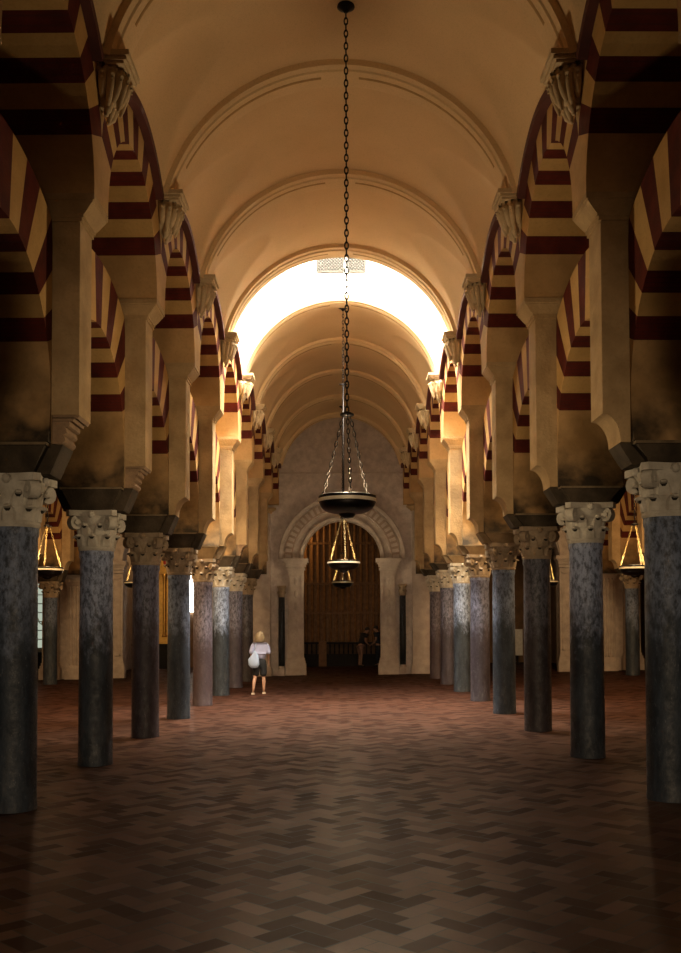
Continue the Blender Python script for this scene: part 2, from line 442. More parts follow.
# ================================================================== columns
CAPZ, IMPZ0, IMPZ1 = 2.87, 3.40, 3.66
def shaft_mesh(mat):
    mb = MB()
    mb.lathe([(.232, 0), (.232, .05), (.228, .07), (.227, .6), (.225, 1.3), (.221, 2.2), (.217, 2.77), (.228, 2.79), (.231, 2.83), (.228, CAPZ)], 32)
    return mb.mesh('shaft', mat, True, 40)
def capital_mesh(mat):
    mb = MB(); z0 = CAPZ
    mb.lathe([(.235, z0), (.245, z0 + .03), (.235, z0 + .06), (.24, z0 + .25), (.27, z0 + .38), (.31, z0 + .44), (.31, z0 + .46)], 24)
    for row, (n, zz, rr, h, off) in enumerate(((8, z0 + .06, .238, .145, 0), (8, z0 + .205, .243, .145, .5))):
        for i in range(n):                   # acanthus leaves in low relief, curled tips with their shade painted dark below
            a = 2 * PI * (i + off) / n; ca, sa = math.cos(a), math.sin(a)
            def P(r, t, z): return (r * ca - t * sa, r * sa + t * ca, z)
            def ring(z, ri, ro, hw): return [P(ri, -hw, z), P(ro, -hw * .6, z), P(ro + .004, 0, z), P(ro, hw * .6, z), P(ri, hw, z)]
            mb.loft([ring(zz, rr - .03, rr + .006, .09), ring(zz + h * .5, rr - .03, rr + .016, .088), ring(zz + h * .85, rr - .02, rr + .024, .07), ring(zz + h, rr - .02, rr + .03, .045)])
            mb.loft([ring(zz + h * .80, rr, rr + .052, .030), ring(zz + h * .90, rr, rr + .082, .044), ring(zz + h * 1.02, rr, rr + .074, .042), ring(zz + h * 1.12, rr, rr + .045, .03)])
            mb.loft([[P(rr + .01, -.018, zz + h * .64), P(rr + .034, -.014, zz + h * .64), P(rr + .034, .014, zz + h * .64), P(rr + .01, .018, zz + h * .64)],
                     [P(rr + .01, -.036, zz + h * .83), P(rr + .050, -.032, zz + h * .83), P(rr + .050, .032, zz + h * .83), P(rr + .01, .036, zz + h * .83)]], 1)
    for i in range(4):                       # corner volutes
        a = PI / 4 + i * PI / 2; ca, sa = math.cos(a), math.sin(a)
        c = (.335 * ca, .335 * sa, z0 + .37); t = Vector((-sa, ca, 0)); u = Vector((ca, sa, 0))
        rings = []
        for s_ in (-.055, .055):
            rings.append([tuple(Vector(c) + t * s_ + u * .085 * math.cos(2 * PI * j / 12) + Vector((0, 0, .095 * math.sin(2 * PI * j / 12)))) for j in range(12)])
        mb.loft(rings)
        rings = []
        for s_ in (-.075, .075):
            rings.append([tuple(Vector(c) + t * s_ + u * .035 * math.cos(2 * PI * j / 8) + Vector((0, 0, .035 * math.sin(2 * PI * j / 8)))) for j in range(8)])
        mb.loft(rings)
    ab = []                                  # abacus with hollow sides
    for i in range(4):
        a = PI / 4 + i * PI / 2
        ab += [(.44 * math.cos(a - .09), .44 * math.sin(a - .09)), (.44 * math.cos(a + .09), .44 * math.sin(a + .09)),
               (.31 * math.cos(a + .45), .31 * math.sin(a + .45)), (.275 * math.cos(a + PI / 4), .275 * math.sin(a + PI / 4)), (.31 * math.cos(a + PI / 2 - .45), .31 * math.sin(a + PI / 2 - .45))]
    mb.prism(ab, 'z', z0 + .455, IMPZ0)
    for i in range(4):                       # fleuron on each side
        a = i * PI / 2; ca, sa = math.cos(a), math.sin(a)
        mb.ball((.30 * ca, .30 * sa, z0 + .475), (.05, .05, .05), 8, 6)
    return mb.mesh('capital', [mat, M['tip_shade']], True, 35)
def ring4(hx, hy, z): return [(-hx, -hy, z), (hx, -hy, z), (hx, hy, z), (-hx, hy, z)]
def impost_mesh(mat, top):
    mb = MB(); t = top
    mb.loft([ring4(.26, .27, IMPZ0), ring4(.28, .29, IMPZ0 + .05), ring4(.385, .335, t - .035), ring4(.405, .345, t - .03), ring4(.405, .345, t)])
    mb.add(*(lambda r: ([p for q in r for p in q], [(0, 1, 5, 4), (1, 2, 6, 5), (2, 3, 7, 6), (3, 0, 4, 7)]))([ring4(.408, .348, t - .028), ring4(.408, .348, t - .001)]), 1)
    for s_ in (1, -1):                       # feet that carry the pier corbels
        mb.prism([(s_ * .25, IMPZ0 + .001), (s_ * .40, IMPZ0 + .001), (s_ * .53, t - .002), (s_ * .25, t - .002)], 'y', -.19, .19)
    return mb.mesh('impost_block', [mat, M['ledge']])
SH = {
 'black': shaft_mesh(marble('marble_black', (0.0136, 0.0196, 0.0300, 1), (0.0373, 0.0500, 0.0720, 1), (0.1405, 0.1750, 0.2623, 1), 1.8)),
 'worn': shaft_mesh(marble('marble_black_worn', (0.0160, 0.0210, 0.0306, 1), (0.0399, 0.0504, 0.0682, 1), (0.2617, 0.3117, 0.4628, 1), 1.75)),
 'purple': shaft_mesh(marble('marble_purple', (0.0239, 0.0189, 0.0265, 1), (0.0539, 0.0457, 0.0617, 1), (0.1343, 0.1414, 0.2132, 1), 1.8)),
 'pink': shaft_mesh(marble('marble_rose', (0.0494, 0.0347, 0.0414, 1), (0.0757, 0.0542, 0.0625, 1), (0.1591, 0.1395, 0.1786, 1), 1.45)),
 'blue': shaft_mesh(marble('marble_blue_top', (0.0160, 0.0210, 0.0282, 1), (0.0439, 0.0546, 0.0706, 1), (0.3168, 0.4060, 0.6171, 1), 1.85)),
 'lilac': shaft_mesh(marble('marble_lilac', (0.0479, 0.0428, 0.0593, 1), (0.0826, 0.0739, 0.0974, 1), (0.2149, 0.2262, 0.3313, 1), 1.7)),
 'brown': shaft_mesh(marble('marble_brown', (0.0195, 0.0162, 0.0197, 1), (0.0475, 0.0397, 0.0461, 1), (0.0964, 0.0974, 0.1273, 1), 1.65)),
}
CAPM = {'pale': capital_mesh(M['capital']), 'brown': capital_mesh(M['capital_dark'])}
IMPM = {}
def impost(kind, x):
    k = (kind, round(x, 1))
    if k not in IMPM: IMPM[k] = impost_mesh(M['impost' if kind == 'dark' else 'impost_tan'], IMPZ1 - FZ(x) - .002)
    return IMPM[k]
NAVE = {-1: [('black', 'pale', 'dark', 'blue-black marble'), ('worn', 'pale', 'dark', 'black marble with pitted pale upper half'), ('purple', 'brown', 'dark', 'purple-black marble'), ('black', 'brown', 'dark', 'glossy black marble'),
             ('pink', 'brown', 'tan', 'mottled rose-brown marble'), ('blue', 'pale', 'dark', 'black marble with blue-grey top'), ('lilac', 'pale', 'dark', 'pale lilac marble'), ('brown', 'brown', 'dark', 'dark brown marble')],
        1: [('black', 'pale', 'dark', 'black speckled marble'), ('worn', 'pale', 'dark', 'black marble with white-flecked top'), ('brown', 'brown', 'dark', 'dark brown marble'), ('black', 'brown', 'tan', 'black grainy marble'),
            ('purple', 'brown', 'tan', 'purple-brown marble'), ('blue', 'pale', 'tan', 'black marble with slate-blue top'), ('lilac', 'pale', 'dark', 'pale bluish lilac marble'), ('pink', 'pale', 'dark', 'dull rose-brown marble')]}
ROWN = {-1: "row the walking woman follows", 1: "row across the nave from the walking woman"}
def column(x, y, spec, label, group):
    t = thing('column', (x, y, FZ(x)), label, 'column', group); t['kind'] = 'thing'
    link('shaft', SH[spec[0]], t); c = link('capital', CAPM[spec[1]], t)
    link('impost_block', impost(spec[2], x), t)
    return t
for sx in (-1, 1):
    for k in range(1, 9):
        sp = NAVE[sx][k - 1]
        column(sx * XK(k), DK(k), sp, '%s column, %s from the viewer %s' % (sp[3], ORD[k], "on the woman's side" if sx < 0 else 'opposite the woman'), 'nave columns')

# ================================================================== piers, arches
PZ0, PZC, UZ = 3.66, 5.93, 6.20
NX, UX, LX = .70, .86, .425                # half widths: pier, upper arch, lower arch
PYH = .225
CB0, CBZ, CBH = .52, 3.664, .29
def corbel_profile(lobed):
    pts = [(CB0, CBZ)]                    # the hollow roll rising to the pier face
    n = 5 if lobed else 9
    for i in range(n):
        for t in ((.0, .2, .5, .8) if lobed else (.0,)):
            a = (i + t) / n * PI / 2
            k = (.0, .022, .034, .022)[(.0, .2, .5, .8).index(t)] if lobed else 0
            pts.append((CB0 + (NX - CB0) * (1 - math.cos(a)) + k * math.cos(a), CBZ + CBH * math.sin(a) - k * math.sin(a)))
    return pts[1:] + [(NX, CBZ + CBH)]
def pier_meshes(lobed):
    mb = MB(); zt = CBZ + CBH
    mb.box(-LX, LX, -PYH, PYH, CBZ, zt); mb.box(-NX, NX, -PYH, PYH, zt, PZC)
    body = mb.mesh('pier_body', M['pier'])
    cb = []
    for s_ in (1, -1):
        mb = MB(); p = corbel_profile(lobed)
        n = len(p)
        for y0, y1 in (((-.20, .20),) if lobed else ((-PYH + .002, PYH - .002),)):
            vs = [(s_ * x, y, z) for y in (y0, y1) for x, z in p] + [(s_ * (LX + .001), y, z) for y in (y0, y1) for x, z in p]
            fs = []
            for i in range(n - 1):
                fs += [(i, i + 1, n + i + 1, n + i), (2 * n + i, 2 * n + i + 1, i + 1, i), (3 * n + i, n + i, n + i + 1, 3 * n + i + 1), (2 * n + i, 3 * n + i, 3 * n + i + 1, 2 * n + i + 1)]
            fs += [(0, n, 3 * n, 2 * n), (n - 1, 3 * n - 1, 4 * n - 1, 2 * n - 1)]
            mb.add(vs, fs)
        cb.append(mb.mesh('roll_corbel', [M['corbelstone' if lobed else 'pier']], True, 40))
    mb = MB()
    q = [(.0, 0), (.02, 0), (.02, .03), (.035, .03), (.035, .05), (.05, .06), (.08, .085), (.115, .12), (.14, .14), (.14, .15), (.158, .155), (.158, .2)]
    mb.loft([ring4(NX + .0 + d, PYH + d * .36 + .005, PZC + z * 1.345) for d, z in q])
    return body, cb, mb.mesh('cornice', M['pier'])
PIER = {True: pier_meshes(True), False: pier_meshes(False)}
def pier(x, y, label, group, lobed):
    t = thing('pier', (x, y, 0), label, 'pier', group); t['kind'] = 'thing'
    b, cb, co = PIER[lobed]
    link('pier_body', b, t)
    for c in cb: link('roll_corbel', c, t)
    link('cornice', co, t)
    return t
NV = 13
A0, A1 = math.radians(24), math.radians(156)
def vous(a):
    """material slot of the arch stone at angle a: 0 pale, 1 red, 2 plain springer"""
    if a < A0 or a > A1: return 2
    return 1 if int((a - A0) / (A1 - A0) * NV) % 2 == 0 else 0
def angles(a_lo, a_hi, n_per=2):
    out = []
    k = 10
    for i in range(k): out.append(a_lo + (A0 - a_lo) * i / k)
    for i in range(NV * n_per): out.append(A0 + (A1 - A0) * i / (NV * n_per))
    for i in range(k + 1): out.append(A1 + (a_hi - A1) * i / k)
    return out
def lower_arch_mesh():
    zc, r, zc2, R, lim = 4.12, 1.32, 3.30, 2.95, S / 2 - PYH - .004
    ang = angles(math.radians(-20.4), math.radians(200.4)); mb = MB()
    pts = []
    for a in ang:
        c, s_ = math.cos(a), math.sin(a)
        pin = (r * c, zc + r * s_)
        # march out along the radius to the back of the ring or the pier's side
        lo, hi = r, 4.
        for _ in range(40):
            m_ = (lo + hi) / 2; y, z = m_ * c, zc + m_ * s_
            ok = abs(y) <= lim and (y * y + (z - zc2) ** 2 <= R * R)
            lo, hi = (m_, hi) if ok else (lo, m_)
        po = (lo * c, zc + lo * s_)
        if s_ < 0: po = (math.copysign(lim, c), max(pin[1], PZ0 + .001))
        pts.append((pin, po))
    for i in range(len(ang) - 1):
        (a0, b0), (a1, b1) = pts[i], pts[i + 1]
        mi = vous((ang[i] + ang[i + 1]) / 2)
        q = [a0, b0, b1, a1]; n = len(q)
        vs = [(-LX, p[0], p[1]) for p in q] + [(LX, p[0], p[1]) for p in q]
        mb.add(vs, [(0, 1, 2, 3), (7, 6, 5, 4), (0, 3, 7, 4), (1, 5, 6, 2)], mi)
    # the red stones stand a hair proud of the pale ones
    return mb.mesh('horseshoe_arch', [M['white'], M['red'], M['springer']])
def upper_arch_mesh():
    zc, r, R, top, lim = 6.215, 1.30, 1.76, 8.45, S / 2 - .001
    ang = angles(0, PI); mb = MB()
    pin, mid, out = [], [], []
    for a in ang:
        c, s_ = math.cos(a), math.sin(a)
        k = min(R, lim / abs(c) if abs(c) > 1e-6 else 1e9)
        k2 = min(lim / abs(c) if abs(c) > 1e-6 else 1e9, (top - zc) / s_ if s_ > 1e-6 else 1e9)
        k2 = max(k2, k + .0005)
        pin.append((r * c, zc + r * s_)); mid.append((k * c, zc + k * s_)); out.append((k2 * c, zc + k2 * s_))
    for X in (-UX, UX):
        for i in range(len(ang) - 1):
            mi = vous((ang[i] + ang[i + 1]) / 2)
            mb.add([(X, *pin[i]), (X, *mid[i]), (X, *mid[i + 1]), (X, *pin[i + 1])], [(0, 1, 2, 3)], mi)
            mb.add([(X, *mid[i]), (X, *out[i]), (X, *out[i + 1]), (X, *mid[i + 1])], [(0, 1, 2, 3)], 2)
        for sg in (1, -1):                    # upper corners
            j = [i for i in range(len(ang)) if sg * math.cos(ang[i]) > 0 and abs(out[i][1] - top) < 1e-4]
            if j:
                e = min(j, key=lambda i: -sg * out[i][0]); p = out[e]
                i2 = e - 1 if sg > 0 else e + 1
                mb.add([(X, *p), (X, sg * lim, top), (X, *out[i2])], [(0, 1, 2)], 2)
    for i in range(len(ang) - 1):
        mi = vous((ang[i] + ang[i + 1]) / 2)
        mb.add([(-UX, *pin[i]), (UX, *pin[i]), (UX, *pin[i + 1]), (-UX, *pin[i + 1])], [(0, 1, 2, 3)], mi)
    mb.add([(-UX, -lim, top), (UX, -lim, top), (UX, lim, top), (-UX, lim, top)], [(0, 1, 2, 3)], 2)
    for sg in (1, -1):
        mb.add([(-UX, sg * lim, zc), (UX, sg * lim, zc), (UX, sg * lim, top), (-UX, sg * lim, top)], [(0, 1, 2, 3)], 2)
    for sg in (1, -1): mb.box(-UX, UX, min(sg * r, sg * lim), max(sg * r, sg * lim), 6.202, zc, 2)
    me = mb.mesh('round_arch', [M['white'], M['red'], M['plaster']])
    rims = []
    for sx in (1, -1):                        # dark red archivolt edge towards the nave / aisle
        mb = MB(); rings = []
        for i in range(41):
            a = math.radians(47) + math.radians(86) * i / 40; c, s_ = math.cos(a), math.sin(a)
            rings.append([(sx * UX, R * c * .995, zc + R * s_ * .995), (sx * (UX + .10), R * c * .995, zc + R * s_ * .995), (sx * (UX + .10), (R + .10) * c, zc + (R + .10) * s_), (sx * UX, (R + .10) * c, zc + (R + .10) * s_)])
        mb.loft(rings); rims.append(mb.mesh('archivolt_rim', M['rim'], True, 40))
    return me, rims
LOWM = lower_arch_mesh(); UPM, RIMS = upper_arch_mesh()
ROWA = {-1: "arcade beside the walking woman", 1: "arcade across from the walking woman"}
SIDE = {-1: "on the woman's side", 1: 'opposite the woman'}
def bayname(k):
    if k == 0: return 'before the first nave column'
    if k == 8: return 'between the last nave column and end wall'
    return 'between the %s and %s nave columns' % (ORD[k], ORD[k + 1])
def lower_arch(x, y, label, group):
    o = link('horseshoe_arch', LOWM); o.location = (x, y, 0); tag(o, label, 'arch', group, 'thing')
    if abs(x) < 5: o.rotation_euler = (0, 0, math.copysign(.0085, x))   # turned with the row it stands in
    return o
def upper_arch(x, y, label, group, inner=True):
    t = thing('round_arch', (x, y, 0), label, 'arch', group); t['kind'] = 'thing'
    link('arch_ring', UPM, t)
    for r in RIMS: link('archivolt_rim', r, t)
    if abs(x) < 5: t.rotation_euler = (0, 0, math.copysign(.0085, x))
    return t
for sx in (-1, 1):
    for k in range(0, 9):
        y = DK(k) + S / 2
        lower_arch(sx * XK(k + .5), y, 'striped horseshoe arch %s %s' % (bayname(k), SIDE[sx]), 'lower nave arches')
        upper_arch(sx * XK(k + .5), y, 'upper striped round arch %s %s' % (bayname(k), SIDE[sx]), 'upper nave arches')
    for k in range(1, 9):
        lob = (sx < 0 and k in (1, 2, 6))
        pier(sx * XK(k), DK(k), 'tan pier with %s corbel above the %s nave column %s' % ('scalloped' if lob else 'curved', ORD[k], SIDE[sx]), 'nave piers', lob)
    # out-of-frame support in front of the first column, and the half piers on the end wall
    x0 = sx * XK(0)
    r = struct(link('pillar_%s' % ('left' if sx < 0 else 'right'), SH['black'])); r.location = (x0, DK(0), FZ(x0))
    link('capital', CAPM['pale'], r); link('impost_block', impost('dark', x0), r)
    b_, cb_, co_ = PIER[False]
    for nm, me in [('pier_body', b_), ('cornice', co_)] + [('roll_corbel', q) for q in cb_]: link(nm, me, r).location = (0, 0, -FZ(x0))
    HP = .55
    t = thing('wall_pier', (sx * XK(9), YE - .232, FZ(sx * XC)), 'plain tan half pier on the end wall, %s' % SIDE[sx], 'pier', 'end wall half piers'); t['kind'] = 'thing'
    mb = MB(); mb.box(-HP, HP, .005, .228, .35, PZC); mb.obj('pier_body', M['palestone'], t)
    mb = MB(); mb.loft([[(-HP - d, .005 - d * .4, PZC + z), (HP + d, .005 - d * .4, PZC + z), (HP + d, .228, PZC + z), (-HP - d, .228, PZC + z)] for d, z in ((0, 0), (.03, 0), (.05, .05), (.17, .13), (.2, .15), (.2, .198))]); o = mb.obj('cornice', M['pier'], t)
    mb = MB(); mb.box(-HP - .06, HP + .06, -.055, .228, 0, .28); mb.box(-HP - .03, HP + .03, -.025, .228, .28, .35); mb.obj('plinth', M['palestone'], t)

for sx in (-1, 1):                        # fluted half piers where the outer arcades meet the end wall
    t = thing('fluted_wall_pier', (sx * 9.44, YE - .2, FZ(sx * 9.6)), 'fluted pale half pier on the end wall beside the outer arcade %s' % SIDE[sx], 'pier', 'fluted half piers'); t['kind'] = 'thing'
    mb = MB(); mb.box(-.50, .50, -.05, .19, .45, 3.4); mb.obj('pier_body', M['palestone'], t)
    for i in range(7):
        mb = MB(); mb.lathe([(.02, .5), (.045, .56), (.045, 3.3), (.02, 3.36)], 8, (-.39 + i * .13, -.05, 0)); mb.obj('flute', M['palestone'], t, True)
    mb = MB(); mb.box(-.56, .56, -.16, .19, 0, .3); mb.box(-.53, .53, -.11, .19, .3, .45); mb.obj('plinth', M['palestone'], t)
    mb = MB(); mb.box(-.53, .53, -.10, .19, 3.4, 3.5); mb.box(-.56, .56, -.14, .19, 3.5, 3.6 - FZ(sx * 9.6) if sx > 0 else 3.6); mb.obj('cap', M['palestone'], t)
# stucco corbels under the vault ribs
def corbel_parts():
    ab, be, pe = MB(), MB(), MB()
    # modelled with +x towards the nave, back on the wall at x = 0
    for z0, z1, d, w_ in ((7.64, 7.695, .33, .27), (7.60, 7.64, .30, .25), (7.57, 7.60, .27, .23)):
        ab.box(0, d, -w_, w_, z0, z1)
    rings = []
    for z, d, w_ in ((7.57, .25, .22), (7.50, .25, .22), (7.40, .22, .20), (7.30, .18, .16), (7.22, .12, .12), (7.17, .06, .07)):
        rings.append([(0, -w_, z), (d * .6, -w_ * .9, z), (d, -w_ * .4, z), (d, w_ * .4, z), (d * .6, w_ * .9, z), (0, w_, z)])
    be.loft(rings)
    for i in range(9):                        # long hanging leaves side by side, like pleated cloth
        a = -1.38 + 2.76 * i / 8; ca, sa = math.cos(a), math.sin(a); e = (0, .07, .02, .09, .03, .09, .02, .07, 0)[i]
        be.tube([(.25 * ca, .22 * sa, 7.575), (.265 * ca, .23 * sa, 7.50), (.24 * ca, .21 * sa, 7.38), (.20 * ca, .175 * sa, 7.29 - e * .5), (.185 * ca, .16 * sa, 7.25 - e)], [.036, .044, .042, .034, .012], 10)
        be.tube([(.255 * ca, .22 * sa, 7.47), (.305 * ca, .26 * sa, 7.455), (.30 * ca, .255 * sa, 7.42)], [.03, .026, .012], 8)
    for yy in (-.10, 0, .10):
        zz = 7.06 if yy == 0 else 7.11
        pe.tube([(.09, yy, 7.26), (.085, yy, 7.20), (.075, yy * .95, 7.15), (.06, yy * .8, zz)], [.04, .046, .04, .014], 10)
        pe.ball((.06, yy * .8, zz + .01), .026, 10, 8)
    return ab.mesh('abacus', M['stucco']), be.mesh('leaf_bell', M['stucco'], True, 75), pe.mesh('tassel', M['stucco'], True, 50)
CBM = corbel_parts()
for sx in (-1, 1):
    for k in range(1, 9):
        t = thing('rib_corbel', (sx * (XK(k) - UX - .004), DK(k), 0), 'pale stucco leaf corbel high above the %s nave column %s' % (ORD[k], SIDE[sx]), 'corbel', 'vault rib corbels', 0 if sx < 0 else PI)
        for nm, me in zip(('abacus', 'leaf_bell', 'tassels'), CBM): link(nm, me, t)

# second arcade beyond each aisle (only its far end shows between the nave columns)
XR = 9.66
for sx in (-1, 1):
    side = "far arcade on the woman's side" if sx < 0 else 'far arcade opposite the woman'
    for k in (7, 8):
        y = DK(k)
        column(sx * XR, y, ('black', 'brown', 'dark'), 'slim-looking dark column, %s in the %s' % ('last before the end wall' if k == 8 else 'last but one', side), 'aisle columns')
        pier(sx * XR, y, 'tan pier over the %s column in the %s' % ('last' if k == 8 else 'last but one', side), 'aisle piers', False)
    for k in (6, 7, 8):
        y = DK(k) + S / 2
        lower_arch(sx * XR, y, 'orange-lit horseshoe arch %s from the end wall, %s' % ({6: 'third', 7: 'second', 8: 'first'}[k], side), 'aisle lower arches')
        upper_arch(sx * XR, y, 'upper striped arch %s from the end wall, %s' % ({6: 'third', 7: 'second', 8: 'first'}[k], side), 'aisle upper arches')

# ================================================================== portals on the end wall
def make_portal(cx, label):
    t = thing('arched_portal', (cx, YE, FZ(cx)), label, 'portal', 'end wall portals'); t['kind'] = 'thing'
    for s_ in (-1, 1):
        xa = s_ * 1.68
        mb = MB()
        mb.box(xa - .29, xa + .29, -.20, -.001, .62, 3.80)
        for xx in (xa - .22, xa + .18): mb.box(xx, xx + .04, -.25, -.199, .80, 3.62)
        for zz in (.80, 3.58): mb.box(xa - .22, xa + .22, -.25, -.199, zz, zz + .04)
        for i in range(6): mb.ball((xa, -.20, 1.15 + i * .45), (.07, .02, .15), 8, 6)
        p = mb.obj('pilaster', M['palestone'], t)
        mb = MB()
        mb.box(xa - .38, xa + .38, -.30, -.001, 0, .42); mb.box(xa - .35, xa + .35, -.27, -.001, .42, .52); mb.box(xa - .32, xa + .32, -.23, -.001, .52, .62)
        mb.obj('plinth', M['palestone'], p)
        mb = MB()
        for z0, z1, e in ((3.80, 3.87, .05), (3.87, 3.92, .01), (3.92, 4.02, .07), (4.02, 4.09, .12), (4.09, 4.22, .17)): mb.box(xa - .29 - e, xa + .29 + e, -.22 - e * 1.4, -.001, z0, z1)
        mb.obj('pilaster_capital', M['palestone'], p)
    mb = MB(); rings = []
    prof = [(1.43, 0), (1.43, -.12), (1.54, -.14), (1.56, -.05), (1.78, -.05), (1.80, -.11), (2.14, -.11), (2.17, -.19), (2.30, -.22), (2.32, -.20), (2.32, 0)]
    for i in range(49):
        a = PI * i / 48; c, s_ = math.cos(a), math.sin(a)
        rings.append([(r * c, y - .001, PZ + r * s_) for r, y in prof])
    mb.loft(rings); av = mb.obj('archivolt', M['palestone'], t, True, 30)
    mb = MB(); rg = []
    for i in range(49):
        a = PI * i / 48; c, s_ = math.cos(a), math.sin(a); rg.append([(r * c, y, PZ + r * s_) for r, y in ((1.82, -.108), (1.82, -.114), (2.12, -.114), (2.12, -.108))])
    mb.loft(rg); mb.obj('frieze_shade', M['bandshade'], av, True, 30)
    mb = MB()
    for i in range(30):
        a0 = PI * (i + .2) / 30; a1 = PI * (i + .75) / 30
        q = [(1.86, a0), (2.09, a0), (2.09, a1), (1.86, a1)]
        mb.loft([[(r * math.cos(a), y, PZ + r * math.sin(a)) for r, a in q] for y in (-.10, -.19)])
    mb.obj('dentil_band', M['dentil'], av)
    return t
PN = {.03: 'carved stone arch portal closing the nave, people beyond it', -6.55: 'carved stone arch portal closing the aisle behind the walking woman\'s row',
      6.55: 'carved stone arch portal closing the aisle across the nave from the woman', -12.25: 'outer stone portal opening on the pale green window', 12.25: 'outer stone portal in the darkest far corner of the hall'}
for cx, _ in PORT: make_portal(cx, PN[cx])
def colonnette(x, label):
    t = thing('colonnette', (x, YE - .16, FZ(x)), label, 'column', 'end wall colonnettes'); t['kind'] = 'thing'
    mb = MB(); mb.lathe([(.11, .35), (.118, 1.2), (.11, 2.85)], 16); mb.obj('shaft', M['blackmarble'], t, True)
    mb = MB(); mb.box(-.125, .115, -.13, .13, 0, .26); mb.lathe([(.115, .26), (.125, .29), (.12, .32), (.115, .35)], 16); mb.obj('base', M['palestone'], t)
    mb = MB(); mb.lathe([(.115, 2.85), (.13, 2.88), (.12, 2.92), (.13, 3.1), (.15, 3.2)], 12)
    for i in range(8):
        a = PI * i / 4; mb.ball((.11 * math.cos(a), .11 * math.sin(a), 3.02 + .1 * (i % 2)), (.045, .045, .06), 6, 5)
    mb.box(-.16, .16, -.17, .155, 3.2, 3.27); mb.obj('capital', M['capital_dark'], t)
for cx, nm in ((.03, 'nave portal'), (-6.55, "aisle portal on the woman's side"), (6.55, 'aisle portal opposite the woman')):
    for s_ in (-1, 1):
        if abs(cx) < 1: where = 'nearer the walking woman' if s_ < 0 else 'nearer the two visitors'
        else: where = 'nearer the nave' if s_ * cx < 0 else 'farther from the nave'
        colonnette(cx + s_ * 2.20, 'slender black colonnette flanking the %s, %s' % (nm, where))

# ================================================================== beyond the nave portal
def make_screen():
    t = thing('wooden_screen', (0, 42.4, 0), 'tall brown wooden screen of upright half-round ribs beyond the nave portal', 'screen'); t['kind'] = 'thing'
    mb = MB(); mb.box(-3.0, 3.0, .06, .2, 1.0, 6.7); mb.obj('backing', M['wood'], t)
    mb = MB()
    for z in (1.02, 2.34, 3.64, 5.42, 6.5): mb.box(-3.0, 3.0, -.06, .06, z - .05, z + .05); mb.box(-3.0, 3.0, -.08, .06, z + .02, z + .05)
    mb.obj('rail', M['wood'], t)
    i = 0
    x = -2.9
    while x < 2.95:
        mb = MB()
        for z0, z1 in ((1.07, 2.29), (2.39, 3.59), (3.69, 5.37), (5.47, 6.45)):
            mb.lathe([(.07, z0), (.085, z0 + .06), (.075, z0 + .1), (.075, z1 - .1), (.085, z1 - .06), (.07, z1)], 10, (x, .02, 0))
        mb.obj('rib', M['wood'], t, True, 40)
        x += .27
    return t
make_screen()
t = thing('balustrade', (0, 42.1, 0), 'low black wooden balustrade in front of the tall wooden screen', 'balustrade'); t['kind'] = 'thing'
mb = MB(); mb.box(-3, 3, -.06, .06, .98, 1.06); mb.box(-3, 3, -.05, .05, .48, .54); mb.obj('rail', M['darkwood'], t)
mb = MB(); mb.box(-3, 3, -.04, .04, 0, .5); mb.obj('bench_panel', M['darkwood'], t)
for i in range(30):
    x = -2.9 + i * .2
    if abs(x + .82) < .22: continue
    mb = MB(); mb.lathe([(.02, .53), (.035, .62), (.02, .75), (.03, .9), (.02, .99)], 8, (x, 0, 0)); mb.obj('baluster', M['darkwood'], t, True)
mb = MB(); mb.box(-.82 - .17, -.82 + .17, -.12, .1, 0, 1.1); mb.obj('post', M['wood'], t)

# ================================================================== beyond the aisle portals
t = thing('altarpiece', (-8.1, 42.6, FZ(-8.1)), 'gilded altarpiece with columns glimpsed between the third and fourth columns', 'altarpiece'); t['kind'] = 'thing'; t.scale = (.78, .9, 1)
mb = MB(); mb.box(-1.4, 1.4, -.1, .6, 0, 1.02); mb.box(-1.5, 1.5, -.16, .6, 1.02, 1.1)
for x in (-1.1, -.5, .1, .7): mb.box(x, x + .4, -.13, -.1, .15, .85)
mb.obj('altar_table', M['darkwood'], t)
for x in (-.85, -.3, .3, .85):
    mb = MB(); mb.lathe([(.14, 1.4), (.14, 1.5), (.09, 1.55)] + [(.09 + .02 * (i % 2), 1.6 + i * .12) for i in range(20)] + [(.12, 4.05), (.16, 4.2)], 12, (x, .1, 0)); mb.obj('gilded_column', M['gold'], t, True)
mb = MB(); mb.box(-1.2, 1.2, .25, .5, 1.1, 4.2); mb.box(-1.25, 1.25, -.05, .5, 4.2, 4.45); mb.box(-1.1, 1.1, -.05, .5, 1.1, 1.4)
mb.prism([(-1.1, 4.45), (1.1, 4.45), (.6, 5.0), (0, 5.3), (-.6, 5.0)], 'y', .05, .45); mb.obj('retable', M['gold'], t)
mb = MB(); mb.ball((-.42, -.1, 4.75), (.16, .1, .22)); mb.ball((.42, -.1, 4.75), (.16, .1, .22)); mb.obj('finial', M['redcloth'], t)
w6 = MB(); w6.box(-7.25, -6.1, 43.3, 43.38, 2.4, 4.4); o = struct(w6.obj('window_6', emit('chapel_window', (1, .96, .86, 1), 14.)))
mb = MB()
for i in range(10): mb.box(-7.25 + i * .127 - .012, -7.25 + i * .127 + .012, 43.25, 43.29, 2.4, 4.4)
for i in range(14): mb.box(-7.25, -6.1, 43.25, 43.29, 2.4 + i * .15 - .012, 2.4 + i * .15 + .012)
mb.obj('lattice', M['lattice'], o)
w7 = MB(); w7.box(-14.2, -12.6, 43.3, 43.38, .8, 4.0); o = struct(w7.obj('window_7', M['greenwindow']))
mb = MB()
for i in range(5): mb.box(-14.2 + i * .4 - .03, -14.2 + i * .4 + .03, 43.22, 43.29, .8, 4.0)
for i in range(9): mb.box(-14.2, -12.6, 43.23, 43.28, .8 + i * .4 - .02, .8 + i * .4 + .02)
